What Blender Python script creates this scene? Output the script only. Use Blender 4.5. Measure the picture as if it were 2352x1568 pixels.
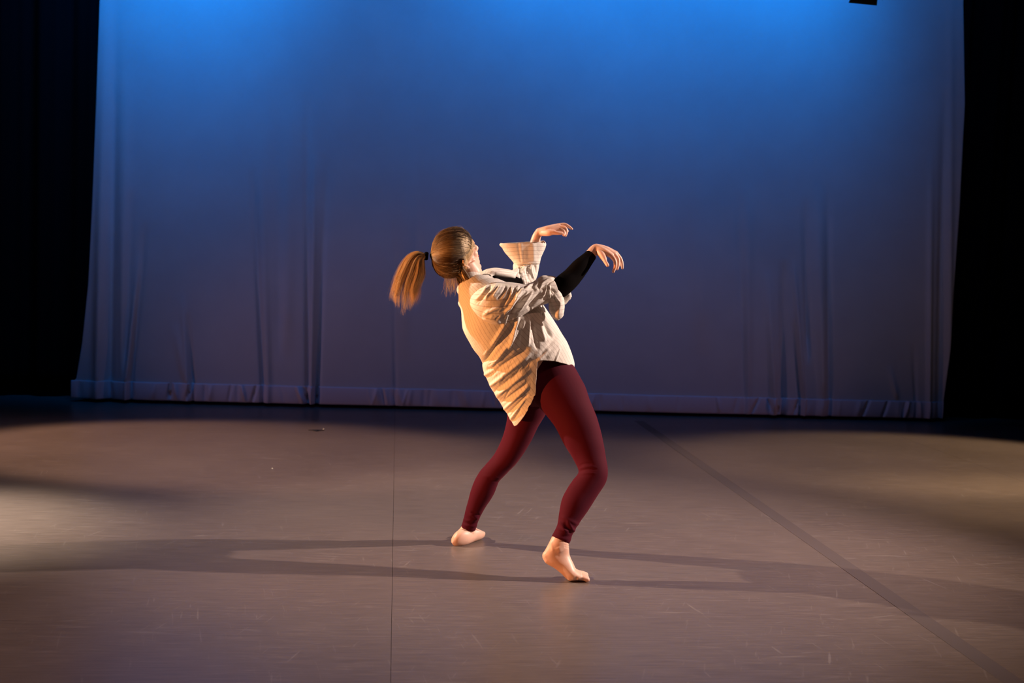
import bpy, bmesh, math, random
import numpy as np
from mathutils import Vector, Matrix
from mathutils.bvhtree import BVHTree

random.seed(7); rng = np.random.default_rng(7)
for o in list(bpy.data.objects): bpy.data.objects.remove(o)
S = bpy.context.scene; COL = S.collection
PI = math.pi

# ------------------------------------------------------------------ camera
FPX = 2700.0; CX, CY = 1176.0, 784.0; CAM = np.array([0, 0, 1.37])
def cam_axes(vp=(913, 580), roll=2.1):
    Y = np.array([vp[0]-CX, CY-vp[1], -FPX]); Y /= np.linalg.norm(Y)
    r = math.radians(roll)
    z = (Y[0]*math.sin(r)+Y[1]*math.cos(r))/-Y[2]
    Z = np.array([math.sin(r), math.cos(r), z]); Z /= np.linalg.norm(Z)
    return np.array([np.cross(Y, Z), Y, Z])
RC = cam_axes()
def ray(px, py): return RC @ np.array([px-CX, CY-py, -FPX])
def F(px, py, z=0.0): d = ray(px, py); return CAM + d*(z-CAM[2])/d[2]      # a point on the floor
def P(px, py, Y): d = ray(px, py); return CAM + d*(Y/d[1])                 # a point in the plane at depth Y
def proj(p):
    c = (np.asarray(p)-CAM) @ RC
    return np.stack([CX+FPX*c[..., 0]/-c[..., 2], CY-FPX*c[..., 1]/-c[..., 2]], -1)
cd = bpy.data.cameras.new('camera'); cam = bpy.data.objects.new('camera', cd); COL.objects.link(cam)
cam.matrix_world = Matrix([[*RC[0], 0], [*RC[1], 0], [*RC[2], CAM[2]], [0, 0, 0, 1]])
cd.sensor_width = 36; cd.lens = FPX/2352*36; cd.clip_start = .05; cd.clip_end = 100
cd.dof.use_dof = True; cd.dof.focus_distance = 5.15; cd.dof.aperture_fstop = 2.8
S.camera = cam

# ------------------------------------------------------------------ world, exposure, lights
w = bpy.data.worlds.new('world'); S.world = w; w.use_nodes = True
w.node_tree.nodes['Background'].inputs[0].default_value = (.30, .22, .30, 1)
w.node_tree.nodes['Background'].inputs[1].default_value = .012
S.view_settings.view_transform = 'Standard'; S.view_settings.look = 'None'
S.view_settings.gamma = 1; S.view_settings.exposure = 0
try: S.view_settings.use_curve_mapping = False
except Exception: pass
def spot(name, loc, tgt, power, color, size=40, blend=.6, radius=.06):
    l = bpy.data.lights.new(name, 'SPOT'); l.energy = power; l.color = color
    l.spot_size = math.radians(size); l.spot_blend = blend; l.shadow_soft_size = radius
    o = bpy.data.objects.new(name, l); COL.objects.link(o); o.location = loc
    o.rotation_euler = (Vector(tgt)-Vector(loc)).to_track_quat('-Z', 'Y').to_euler()
    return o
WARM = (1, .79, .60); AMBER = (1, .36, .10); WHITE = (1, .78, .68)
# lamps of the side booms on the dancer
spot('side_lamp', (-4.3, 6.35, 3.6), (.7, 5.4, .8), 2100, WARM, 50, 1, .05)
spot('side_lamp', (-3.7, 3.9, .55), (.8, 5.15, .95), 1250, AMBER, 34, 1, .05)
spot('side_lamp', (5.9, 5.1, 3.3), (.9, 5.4, .7), 2800, WHITE, 50, 1, .05)
# floor washes
spot('floor_wash', (-4.8, 8.5, 3.4), (-1.5, 8.05, 0), 1100, (1, .62, .42), 34, .4, .15)
spot('floor_wash', (-3.9, 6.2, 3.0), (-2.3, 5.75, 0), 2200, (1, .88, .72), 34, 1, .15)
spot('floor_wash', (7.4, 8.5, 3.6), (4.2, 8.2, 0), 1100, (1, .74, .45), 33, .4, .15)
spot('floor_wash', (6.3, 7.2, 2.8), (3.9, 6.8, 0), 650, (1, .74, .42), 34, 1, .15)
for x, e in ((-.5, 420), (1.3, 420), (3.0, 330)):
    spot('floor_wash', (x, 8.0, 5.6), (x, 7.75, 0), e, (1, .72, .58), 36, .9, .2)
spot('floor_wash', (2.0, 1.2, 5.4), (2.0, 4.2, 0), 230, (1, .50, .34), 66, 1, .25)
spot('floor_wash', (-3.4, 3.2, 2.8), (-1.6, 4.2, 0), 90, (1, .42, .16), 60, 1, .2)  # unseen amber fill, added to offset the blue reflection on the near floor
# blue cyclorama lamps, then added low pink fills
for x, e in ((-2.3, 350), (-1.2, 320), (1.15, 400), (3.05, 380), (4.4, 60)):
    spot('cyc_wash', (x, 9.0, 5.3), (x, 10.3, 4.0), e, (0, .25, 1), 82, 1, .25)
spot('cyc_wash', (-5.2, 6.9, .9), (1.0, 10.3, -.1), 80, (1, .52, .68), 42, 1, .2)  # unseen fill standing in for light bounced off the floor
spot('cyc_wash', (7.3, 6.9, .9), (1.0, 10.3, -.1), 46, (1, .46, .60), 42, 1, .2)  # matching bounce fill added from the right

# ------------------------------------------------------------------ helpers: objects
def meshobj(name, verts, faces, mat, parent=None, uv=None, smooth=True):
    me = bpy.data.meshes.new(name); me.from_pydata([tuple(v) for v in verts], [], faces); me.update()
    if uv is not None:
        ul = me.uv_layers.new(name='UVMap')
        li = np.empty(len(me.loops), dtype=np.int32); me.loops.foreach_get('vertex_index', li)
        ul.data.foreach_set('uv', np.asarray(uv, dtype=np.float32)[li].ravel())
    if smooth: me.polygons.foreach_set('use_smooth', [True]*len(me.polygons))
    o = bpy.data.objects.new(name, me); COL.objects.link(o)
    if mat: me.materials.append(mat)
    if parent: put(o, parent)
    return o
def put(o, parent):
    o.parent = parent
    bpy.context.view_layer.update()
    o.matrix_parent_inverse = parent.matrix_world.inverted()
def tag(o, label=None, cat=None, group=None, kind=None):
    for k, v in (('label', label), ('category', cat), ('group', group), ('kind', kind)):
        if v: o[k] = v
    return o
def empty(name, loc):
    o = bpy.data.objects.new(name, None); COL.objects.link(o); o.location = loc; o.empty_display_size = .1
    bpy.context.view_layer.update(); return o
def box(x0, x1, y0, y1, z0, z1):
    v = [(x, y, z) for x in (x0, x1) for y in (y0, y1) for z in (z0, z1)]
    f = [(0, 1, 3, 2), (4, 6, 7, 5), (0, 4, 5, 1), (2, 3, 7, 6), (0, 2, 6, 4), (1, 5, 7, 3)]
    return v, f

# ------------------------------------------------------------------ helpers: materials
def mat(name, color, rough=.6, spec=.5, **kw):
    m = bpy.data.materials.new(name); m.use_nodes = True
    b = m.node_tree.nodes['Principled BSDF']
    b.inputs['Base Color'].default_value = (*color, 1); b.inputs['Roughness'].default_value = rough
    b.inputs['Specular IOR Level'].default_value = spec
    for k, v in kw.items(): b.inputs[k.replace('_', ' ')].default_value = v
    return m
def nodes(m): return m.node_tree.nodes, m.node_tree.links, m.node_tree.nodes['Principled BSDF']
def nz(m, scale, detail=4, rough=.6, vec=None, scl=None):
    N, L, b = nodes(m); tc = N.new('ShaderNodeTexCoord'); t = N.new('ShaderNodeTexNoise')
    t.inputs['Scale'].default_value = scale; t.inputs['Detail'].default_value = detail; t.inputs['Roughness'].default_value = rough
    src = tc.outputs[vec or 'Object']
    if scl:
        mp = N.new('ShaderNodeMapping'); mp.inputs['Scale'].default_value = scl; L.new(src, mp.inputs[0]); src = mp.outputs[0]
    L.new(src, t.inputs['Vector']); return t
def ramp(m, src, stops):
    N, L, b = nodes(m); r = N.new('ShaderNodeValToRGB'); e = r.color_ramp.elements
    while len(e) < len(stops): e.new(.5)
    for el, (p, c) in zip(e, stops): el.position = p; el.color = (*c, 1) if len(c) == 3 else c
    L.new(src, r.inputs[0]); return r
def mixc(m, fac, a, b_, mode='MIX'):
    N, L, b = nodes(m); x = N.new('ShaderNodeMix'); x.data_type = 'RGBA'; x.blend_type = mode
    for s, v in ((x.inputs[0], fac), (x.inputs[6], a), (x.inputs[7], b_)):
        if isinstance(v, (int, float)): s.default_value = v
        elif isinstance(v, tuple): s.default_value = (*v, 1)
        else: L.new(v, s)
    return x.outputs[2]
def mth(m, op, a, b_=None, clamp=False):
    N, L, b = nodes(m); x = N.new('ShaderNodeMath'); x.operation = op; x.use_clamp = clamp
    for s, v in ((x.inputs[0], a), (x.inputs[1], b_)):
        if v is None: continue
        if isinstance(v, (int, float)): s.default_value = v
        else: L.new(v, s)
    return x.outputs[0]
def bump(m, h, strength=.3, dist=.002):
    N, L, b = nodes(m); x = N.new('ShaderNodeBump'); x.inputs['Strength'].default_value = strength; x.inputs['Distance'].default_value = dist
    L.new(h, x.inputs['Height']); L.new(x.outputs[0], b.inputs['Normal']); return x

# floor vinyl: grey marley with fine pale scuffs
M_floor = mat('floor_vinyl', (.16, .15, .145), .34, .32)
N, L, b = nodes(M_floor)
big = nz(M_floor, 1.1, 5, .6); fine = nz(M_floor, 160, 3, .7)
base = mixc(M_floor, big.outputs[0], (.118, .087, .075), (.150, .114, .098))
scr = None
for k, (rz, sx, sc) in enumerate(((.25, .10, 60), (1.9, .09, 52), (2.9, .12, 44), (.1, .07, 38), (1.4, .07, 64), (.03, .10, 75), (-.06, .07, 50), (.0, .14, 95))):
    tc = N.new('ShaderNodeTexCoord'); mp = N.new('ShaderNodeMapping'); mp.inputs['Rotation'].default_value = (0, 0, rz)
    mp.inputs['Location'].default_value = (k*3.7, k*1.3, 0)
    mp2 = N.new('ShaderNodeMapping'); mp2.inputs['Scale'].default_value = (sx, 1, 1)
    t = N.new('ShaderNodeTexNoise'); t.inputs['Scale'].default_value = sc; t.inputs['Detail'].default_value = 2; t.inputs['Distortion'].default_value = .35
    L.new(tc.outputs['Object'], mp.inputs[0]); L.new(mp.outputs[0], mp2.inputs[0]); L.new(mp2.outputs[0], t.inputs['Vector'])
    r = ramp(M_floor, t.outputs[0], [(0, (0, 0, 0)), (.665, (0, 0, 0)), (.76, (1, 1, 1))])
    scr = r.outputs[0] if scr is None else mth(M_floor, 'MAXIMUM', scr, r.outputs[0])
msk = nz(M_floor, .9, 3, .6); mr = ramp(M_floor, msk.outputs[0], [(.38, (.15, .15, .15)), (.62, (1, 1, 1))])
scr = mth(M_floor, 'MULTIPLY', scr, mr.outputs[0])
base = mixc(M_floor, mth(M_floor, 'MULTIPLY', scr, .42), base, (.30, .255, .235))
st = nz(M_floor, 1, 3, .7, scl=(5, 90, 1)); sr = ramp(M_floor, st.outputs[0], [(.3, (.78, .78, .78)), (.7, (1.2, 1.2, 1.2))])
base = mixc(M_floor, 1.0, base, sr.outputs[0], 'MULTIPLY')
L.new(base, b.inputs['Base Color'])
L.new(mth(M_floor, 'ADD', mth(M_floor, 'MULTIPLY', big.outputs[0], .18), .24), b.inputs['Roughness'])
bump(M_floor, fine.outputs[0], .25, .0006)
M_tape = mat('floor_tape', (.096, .072, .066), .5, .35)
M_sub = mat('subfloor', (.05, .042, .038), .8, .2)
M_black = mat('black_velour', (.004, .004, .005), .95, .05)
M_wall = mat('black_wall', (.006, .006, .006), .9, .1)
M_metal = mat('black_metal', (.012, .012, .013), .5, .3)
M_cyc = mat('cyc_cloth', (.62, .60, .60), .9, .1)
t = nz(M_cyc, 3, 4, .5); N, L, b = nodes(M_cyc)
L.new(mixc(M_cyc, t.outputs[0], (.56, .54, .545), (.66, .64, .63)), b.inputs['Base Color'])
M_hem = mat('cyc_hem_cloth', (.70, .62, .64), .9, .1)

# ------------------------------------------------------------------ setting
def structure(name, v, f, m, **kw):
    o = meshobj(name, v, f, m, smooth=False, **kw); o['kind'] = 'structure'; return o
X0, X1, Y0, Y1, H = -6.4, 8.2, -1.0, 11.6, 6.4
floor = structure('floor', *box(X0, X1, Y0, Y1, -.12, -.004), M_sub)
PW = 2.095
for x0, x1 in ((X0, .0185), (.0185, 2.1135), (2.1135, 4.2), (4.2, X1)):
    v, f = box(x0+.0008, x1-.0008, Y0+.01, Y1-.01, -.004, 0)
    o = meshobj('floor_panel', v, f, M_floor, smooth=False); put(o, floor)
structure('wall_back', *box(X0, X1, Y1, Y1+.1, -.1, H), M_wall)
structure('wall_left', *box(X0-.1, X0, Y0, Y1, -.1, H), M_wall)
structure('wall_right', *box(X1, X1+.1, Y0, Y1, -.1, H), M_wall)
structure('ceiling', *box(X0, X1, Y0, Y1, H, H+.1), M_wall)
# tape over the second joint
v, f = box(2.072, 2.152, .6, 9.9, .0004, .0011)
tag(meshobj('floor_tape', v, f, M_tape, smooth=False), 'long dark matte tape strip running diagonally over the floor joint at right', 'tape')

# black velour legs beside the cyc
def velour(name, x0, x1, Y, label):
    n, mz = int((x1-x0)/.02), 24; v = []; f = []
    for i in range(n+1):
        x = x0+(x1-x0)*i/n
        d = .05*math.sin(x*19+.7*math.sin(x*5))+.02*math.sin(x*41)
        for j in range(mz+1):
            v.append((x, Y+d*(.8+.2*j/mz), .012+5.6*j/mz))
    for i in range(n):
        for j in range(mz):
            a = i*(mz+1)+j; f.append((a, a+mz+1, a+mz+2, a+1))
    o = meshobj(name, v, f, M_black); md = o.modifiers.new('t', 'SOLIDIFY'); md.thickness = .004
    return tag(o, label, 'curtain', 'black masking curtains')
velour('black_curtain', -6.2, -2.5, 10.62, 'black velour masking curtain left of the blue backdrop')
velour('black_curtain', 4.85, 8.0, 10.62, 'black velour masking curtain right of the blue backdrop')

# cyclorama: hung cloth with soft vertical folds and a bottom pocket
YC = 10.3; ZTOP = 4.9; HEMZ = .185
Lz = [(0, -2.74), (.16, -2.735), (.2, -2.70), (.5, -2.655), (1.0, -2.61), (1.64, -2.585), (2.5, -2.56), (3.38, -2.54), (4.9, -2.50)]
Rz = [(0, 5.035), (.2, 5.04), (.9, 5.065), (1.95, 5.073), (2.9, 5.06), (3.8, 4.985), (4.9, 4.95)]
def edge(T, z): return np.interp(z, [a for a, _ in T], [c for _, c in T])
# fold: image-measured positions turned into metres on the cloth: (x_top, z_top, x_bottom, z_bottom, width, amp)
def cx(px, py): p = P(px, py, YC); return p[0], p[2]
FOLDS = []
for (xa, ya, xb, yb, wd, am) in [
    (243, 60, 225, 830, .050, .030), (262, 80, 252, 830, .040, -.030), (285, 250, 285, 820, .045, .022), (300, 480, 288, 790, .03, -.022),
    (318, 620, 292, 872, .020, .030), (330, 560, 302, 872, .022, -.026), (420, 700, 432, 876, .020, .018), (432, 740, 444, 876, .018, -.020), (405, 760, 428, 880, .03, .014),
    (583, 450, 604, 882, .022, -.026), (600, 380, 616, 882, .035, .016), (705, 300, 708, 886, .024, -.022), (722, 420, 716, 886, .022, .028), (748, 430, 728, 886, .026, -.024), (660, 300, 660, 700, .06, .010), (640, 250, 642, 700, .05, -.01),
    (905, 560, 908, 890, .02, -.010), (930, 250, 930, 700, .08, .008), (960, 300, 958, 620, .05, -.006),
    (1698, 500, 1712, 905, .030, -.014), (1720, 480, 1716, 905, .035, .016), (1765, 660, 1778, 915, .030, .026), (1800, 640, 1800, 912, .030, -.034),
    (1826, 640, 1846, 912, .018, .030), (1824, 760, 1838, 912, .014, -.024), (1850, 500, 1856, 760, .028, -.024), (1880, 480, 1888, 860, .040, .026), (1902, 480, 1906, 880, .024, -.018),
    (2140, 420, 2134, 905, .024, .024), (2172, 300, 2160, 900, .035, -.036), (2186, 60, 2180, 900, .03, .018), (1600, 300, 1610, 700, .1, .008), (2100, 800, 2105, 905, .02, -.01), (2045, 850, 2060, 905, .02, .012)]:
    (a0, z0), (a1, z1) = cx(xa, ya), cx(xb, yb); FOLDS.append((a0, z0, a1, z1, wd, am))
def cyc_disp(x, z):
    d = .012*np.sin(x*1.7+.4)+.006*np.sin(x*4.1+1)
    for a0, z0, a1, z1, wd, am in FOLDS:
        t = (z-z1)/(z0-z1)
        xc = a1+(a0-a1)*t
        win = np.clip(1.15-t, 0, 1)**.8*np.clip((t+.30)/.25, 0, 1)
        d = d - am*1.6*np.exp(-((x-xc)/(wd*(.8+.5*np.clip(t, 0, 1))))**2)*win
    return d
def sheet(xs_fn, zs, nx, yfn, name, m, parent=None):
    v = []; f = []; u = []
    for j, z in enumerate(zs):
        a, c = xs_fn(z); x = np.linspace(a, c, nx); y = yfn(x, z)
        v += list(zip(x, y, np.full(nx, z)+0)); u += list(zip(x, np.full(nx, z)))
    for j in range(len(zs)-1):
        for i in range(nx-1):
            a = j*nx+i; f.append((a, a+1, a+nx+1, a+nx))
    return meshobj(name, v, f, m, parent, uv=u)
cyc = sheet(lambda z: (edge(Lz, z), edge(Rz, z)), np.concatenate([np.linspace(.10, 1.6, 60), np.linspace(1.64, ZTOP, 70)]), 900, lambda x, z: YC+cyc_disp(x, z), 'backdrop', M_cyc)
tag(cyc, 'huge pale cyclorama cloth washed in blue light behind the dancer', 'backdrop')
HW = [(random.uniform(-2.7, 5), random.uniform(.012, .03), random.uniform(-.014, .014), random.uniform(-.35, .35)) for _ in range(70)]
HW += [(cx(a, 900)[0], .016, s, t) for a, s, t in ((560, .02, -.3), (585, -.022, .3), (690, .028, -.5), (703, -.030, -.5), (714, .026, 0), (728, -.03, 0), (392, -.022, 0), (405, .02, -.2), (434, -.02, .3), (470, -.014, 0), (1775, .03, 0), (1790, -.034, 0), (1803, .026, 0), (1830, -.02, .3), (1770, -.02, -.5), (1990, -.022, .5), (2036, -.022, .4), (2080, -.026, .2), (2085, .02, .3), (1735, -.018, .6))]
def hem_y(x, z):
    s = (z-.03)/(HEMZ-.03)
    d = cyc_disp(x, .19)*.9
    for a, wd, am, sl in HW: d = d - am*np.exp(-((x-a-sl*(s-.5)*.12)/wd)**2)*(.55+.45*math.sin(PI*min(1, max(0, s))))
    return YC-.012-.006*math.sin(PI*min(1, max(0, s)))**.6+d
hem = sheet(lambda z: (edge(Lz, 0), edge(Rz, 0)), np.linspace(.030, HEMZ, 22), 1500, hem_y, 'hem', M_hem, cyc)
md = hem.modifiers.new('t', 'SOLIDIFY'); md.thickness = .006
md = cyc.modifiers.new('t', 'SOLIDIFY'); md.thickness = .002

# hanging stage light whose barn door dips into the top right corner
def make_stage_light():
    p = P(2012, 9, 8.3)
    root = empty('stage_light', (p[0]+.02, 8.3, p[2]+.62))
    tag(root, 'black stage light at the top right edge, only its flap in view', 'lamp')
    ax = Vector((-.12, .75, -.65)).normalized(); q = ax.to_track_quat('Z', 'Y').to_matrix()
    c = Vector((p[0]-.10, 8.42, p[2]+.36))
    def rev(prof, n=28):
        v = []; f = []
        for r, z in prof:
            for i in range(n):
                a = 2*PI*i/n; v.append(c + q @ Vector((r*math.cos(a), r*math.sin(a), z)))
        for j in range(len(prof)-1):
            for i in range(n): f.append((j*n+i, j*n+(i+1) % n, (j+1)*n+(i+1) % n, (j+1)*n+i))
        f.append(tuple(range(n))[::-1]); f.append(tuple(range((len(prof)-1)*n, len(prof)*n)))
        return v, f
    meshobj('housing', *rev([(.05, -.34), (.085, -.33), (.09, -.2), (.105, -.18), (.105, 0), (.115, .01), (.115, .05), (.1, .05)]), M_metal, root, smooth=False)
    for sx, sy in ((1, 0), (-1, 0), (0, 1), (0, -1)):
        out = Vector((sx, sy, 0)); side = Vector((sy, sx, 0))
        k = .12; vv = []
        for t in (0, .004):
            vv += [c+q@(out*(.115+t)+side*.08+Vector((0, 0, .05))), c+q@(out*(.115+t)-side*.08+Vector((0, 0, .05))),
                   c+q@(out*(.115+t+.07)-side*.115+Vector((0, 0, .21))), c+q@(out*(.115+t+.07)+side*.115+Vector((0, 0, .21)))]
        meshobj('barn_door', vv, [(0, 1, 2, 3), (7, 6, 5, 4), (0, 4, 5, 1), (1, 5, 6, 2), (2, 6, 7, 3), (3, 7, 4, 0)], M_metal, root, smooth=False)
    # yoke and pipe clamp
    v = []; f = []
    for x0, x1, z0, z1 in ((-.13, -.118, -.02, .24), (.118, .13, -.02, .24), (-.13, .13, .24, .252), (-.02, .02, .252, .36)):
        bv, bf = box(x0, x1, -.02, .02, z0, z1); k = len(v)
        v += [Vector(t_)+c+Vector((0, -.06, .02)) for t_ in bv]; f += [tuple(i+k for i in g) for g in bf]
    meshobj('yoke', v, f, M_metal, root, smooth=False)
    bpy.context.view_layer.update()
    pts = np.array([tuple(o.matrix_world @ v_.co) for o in root.children for v_ in o.data.vertices]); q_ = proj(pts); m = np.argmax(q_[:, 1])
    dv = P(2014, 13, pts[m][1])-pts[m]; root.location += Vector(dv); return c+Vector(dv)
lc = make_stage_light()
v = []; f = []; n = 16
for i in range(n):
    a = 2*PI*i/n
    for x in (X0+.01, X1-.01): v.append((x, 8.36+.024*math.cos(a), lc.z+.404+.024*math.sin(a)))
for i in range(n): j = (i+1) % n; f.append((2*i, 2*i+1, 2*j+1, 2*j))
f += [tuple(range(0, 2*n, 2))[::-1], tuple(range(1, 2*n, 2))]
tag(meshobj('lighting_pipe', v, f, M_metal), 'black lighting pipe above the frame carrying the stage light', 'pipe')

# scrap of tape and a pale fleck on the floor
def scrap():
    c = F(726, 988)
    v = []; f = []
    pts = [(-.085, 0, .010), (-.04, .002, .016), (-.01, 0, .05), (.02, -.004, .06), (.045, 0, .016), (.09, .002, .010)]
    for k, (x, z, wd) in enumerate(pts):
        zz = .003+.004*math.sin(k*1.3)**2
        v += [(c[0]+x*.68, c[1]-wd*.9, zz*.6), (c[0]+x*.68, c[1]+wd*.3, zz*.6+.001)]
    for k in range(5): f.append((2*k, 2*k+2, 2*k+3, 2*k+1))
    o = meshobj('tape_scrap', v, f, mat('scrap_black', (.01, .01, .015), .6, .3)); md = o.modifiers.new('t', 'SOLIDIFY'); md.thickness = .0015
    tag(o, 'small black scrap of tape lying on the floor before the backdrop', 'scrap')
scrap()
def fleck(px, py, r, label):
    c = F(px, py); v = [(c[0]+r*(1+.3*math.sin(3*a))*math.cos(a), c[1]+r*(1+.3*math.cos(2*a))*math.sin(a), .0012+.004*(k % 2)) for k, a in enumerate(np.linspace(0, 2*PI, 9)[:-1])]
    v.append((c[0], c[1], .008)); f = [(k, (k+1) % 8, 8) for k in range(8)]+[tuple(range(8))[::-1]]
    tag(meshobj('paper_fleck', v, f, mat('fleck', (.75, .72, .65), .8, .2)), label, 'debris', 'pale flecks on the floor')
fleck(744, 986, .008, 'pale fleck at the right end of the black tape scrap')
fleck(625, 1077, .006, 'single pale fleck on open floor left of the dancer')

# ------------------------------------------------------------------ the dancer
def smoothstep(x): x = np.clip(x, 0, 1); return x*x*(3-2*x)
def catmull(K, n):
    K = np.asarray(K, float); m = len(K); Kp = np.vstack([2*K[0]-K[1], K, 2*K[-1]-K[-2]])
    t = np.linspace(0, m-1, n); i = np.minimum(t.astype(int), m-2); u = (t-i)[:, None]
    a, b_, c, d = Kp[i], Kp[i+1], Kp[i+2], Kp[i+3]
    return .5*(2*b_+(c-a)*u+(2*a-5*b_+4*c-d)*u**2+(3*b_-a-3*c+d)*u**3)
class Loft:
    """rings from pairs of outline points; angle 0 at the second edge, 90 degrees towards the viewer side, 180 at the first edge"""
    def __init__(s, st, ns=80, exp=1.0):
        K = []
        for (ax, ay, bx, by, Y, dr) in st:
            A, B = P(ax, ay, Y), P(bx, by, Y); K.append(np.concatenate([(A+B)/2, (B-A)/2, [dr]]))
        s.K = catmull(K, ns); s.C = s.K[:, :3]; s.U = s.K[:, 3:6]; dr = s.K[:, 6]
        T = np.gradient(s.C, axis=0); V = np.cross(T, s.U)
        V /= np.linalg.norm(V, axis=1)[:, None]+1e-12
        V[V[:, 1] > 0] *= -1
        s.V = V*np.maximum(dr, .001)[:, None]; s.T = T/(np.linalg.norm(T, axis=1)[:, None]+1e-12); s.ns = ns; s.exp = exp
        s.len = np.concatenate([[0], np.cumsum(np.linalg.norm(np.diff(s.C, axis=0), axis=1))])
    def at(s, q, ph):                      # q in 0..ns-1 (float array), ph angle
        q = np.clip(q, 0, s.ns-1); i = np.minimum(q.astype(int), s.ns-2); u = (q-i)[..., None]
        C = s.C[i]*(1-u)+s.C[i+1]*u; U = s.U[i]*(1-u)+s.U[i+1]*u; V = s.V[i]*(1-u)+s.V[i+1]*u
        c, n_ = np.cos(ph), np.sin(ph); e = s.exp
        c = np.sign(c)*np.abs(c)**e; n_ = np.sign(n_)*np.abs(n_)**e
        return C+U*c[..., None]+V*n_[..., None], C
    def grid(s, nr, nc, hem=None, q0=0.0):
        ph = np.arange(nc)/nc*2*PI; t = np.linspace(0, 1, nr)
        h = np.full(nc, s.ns-1.0) if hem is None else hem(ph)
        q = q0+t[:, None]*(h-q0)[None, :]; PH = np.broadcast_to(ph, q.shape)
        p, C = s.at(q, PH); return p, C, q, PH
    def closed(s, nr=60, nc=32):
        p, C, q, PH = s.grid(nr, nc)
        v = list(p.reshape(-1, 3)); f = gridfaces(nr, nc)
        v.append(s.C[0]); v.append(s.C[-1]); a, b_ = nr*nc, nr*nc+1
        f += [(a, (i+1) % nc, i) for i in range(nc)]+[(b_, (nr-1)*nc+i, (nr-1)*nc+(i+1) % nc) for i in range(nc)]
        return v, f
def gridfaces(nr, nc):
    f = []
    for j in range(nr-1):
        for i in range(nc):
            k = (i+1) % nc; f.append((j*nc+i, j*nc+k, (j+1)*nc+k, (j+1)*nc+i))
    return f
def normals_grid(p):
    du = np.roll(p, -1, 1)-np.roll(p, 1, 1); dv = np.gradient(p, axis=0)
    n_ = np.cross(du, dv); return n_/(np.linalg.norm(n_, axis=2)[..., None]+1e-12)
def tube(pts, rad, n=14, sub=5, flat=1.0):
    pts = np.asarray(pts, float); K = catmull(np.hstack([pts, np.asarray(rad, float)[:, None]]), (len(pts)-1)*sub+1)
    C, r = K[:, :3], K[:, 3]
    T = np.gradient(C, axis=0); T /= np.linalg.norm(T, axis=1)[:, None]
    # rounded ends
    Cs, rs, Ts = [], [], []
    for a in np.linspace(PI/2, .25, 4): Cs.append(C[0]-T[0]*r[0]*math.sin(a)); rs.append(max(r[0]*math.cos(a), 1e-4)); Ts.append(T[0])
    for i in range(len(C)): Cs.append(C[i]); rs.append(r[i]); Ts.append(T[i])
    for a in np.linspace(.25, PI/2, 4): Cs.append(C[-1]+T[-1]*r[-1]*math.sin(a)); rs.append(max(r[-1]*math.cos(a), 1e-4)); Ts.append(T[-1])
    v = []; ref = np.array([0, 1, 0.]) if abs(T[0][1]) < .9 else np.array([1, 0, 0.])
    for C_, r_, T_ in zip(Cs, rs, Ts):
        a = ref-T_*np.dot(ref, T_); a /= np.linalg.norm(a); ref = a; b_ = np.cross(T_, a)
        for i in range(n):
            t_ = 2*PI*i/n; v.append(C_+(a*math.cos(t_)*flat+b_*math.sin(t_))*r_)
    m = len(Cs); f = gridfaces(m, n); f.append(tuple(range(n))[::-1]); f.append(tuple(range((m-1)*n, m*n)))
    return v, f
def ball(c, M3, n=20, m=14):
    v = []; f = []
    for j in range(1, m):
        a = PI*j/m
        for i in range(n):
            t_ = 2*PI*i/n; v.append(np.asarray(c)+M3 @ np.array([math.sin(a)*math.cos(t_), math.sin(a)*math.sin(t_), math.cos(a)]))
    f = [tuple(reversed(q)) for q in gridfaces(m-1, n)]
    v.append(np.asarray(c)+M3@np.array([0, 0, 1.])); v.append(np.asarray(c)+M3@np.array([0, 0, -1.])); k = (m-1)*n
    f += [(k, i, (i+1) % n) for i in range(n)]+[(k+1, (m-2)*n+(i+1) % n, (m-2)*n+i) for i in range(n)]
    return v, f
def remesh(name, pieces, m, parent, voxel, smooth=4, disp=None):
    v = []; f = []
    for pv, pf in pieces:
        k = len(v); v += [tuple(x) for x in pv]; f += [tuple(i+k for i in g) for g in pf]
    me = bpy.data.meshes.new('t'); me.from_pydata(v, [], f); me.update()
    bm = bmesh.new(); bm.from_mesh(me); bmesh.ops.recalc_face_normals(bm, faces=bm.faces); bm.to_mesh(me); bm.free()
    o = bpy.data.objects.new('t', me); COL.objects.link(o)
    md = o.modifiers.new('r', 'REMESH'); md.mode = 'VOXEL'; md.voxel_size = voxel
    md = o.modifiers.new('s', 'SMOOTH'); md.iterations = smooth; md.factor = .5
    dg = bpy.context.evaluated_depsgraph_get(); me2 = bpy.data.meshes.new_from_object(o.evaluated_get(dg), depsgraph=dg)
    bpy.data.objects.remove(o)
    if disp is not None:
        n_ = len(me2.vertices); co = np.empty(n_*3, np.float32); me2.vertices.foreach_get('co', co); co = co.reshape(-1, 3)
        no = np.empty(n_*3, np.float32); me2.vertices.foreach_get('normal', no); no = no.reshape(-1, 3)
        co = co+no*disp(co, no)[:, None]; me2.vertices.foreach_set('co', co.astype(np.float32).ravel()); me2.update()
    me2.materials.clear(); me2.materials.append(m); me2.polygons.foreach_set('use_smooth', [True]*len(me2.polygons)); me2.name = name
    o = bpy.data.objects.new(name, me2); COL.objects.link(o); put(o, parent); return o
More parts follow.
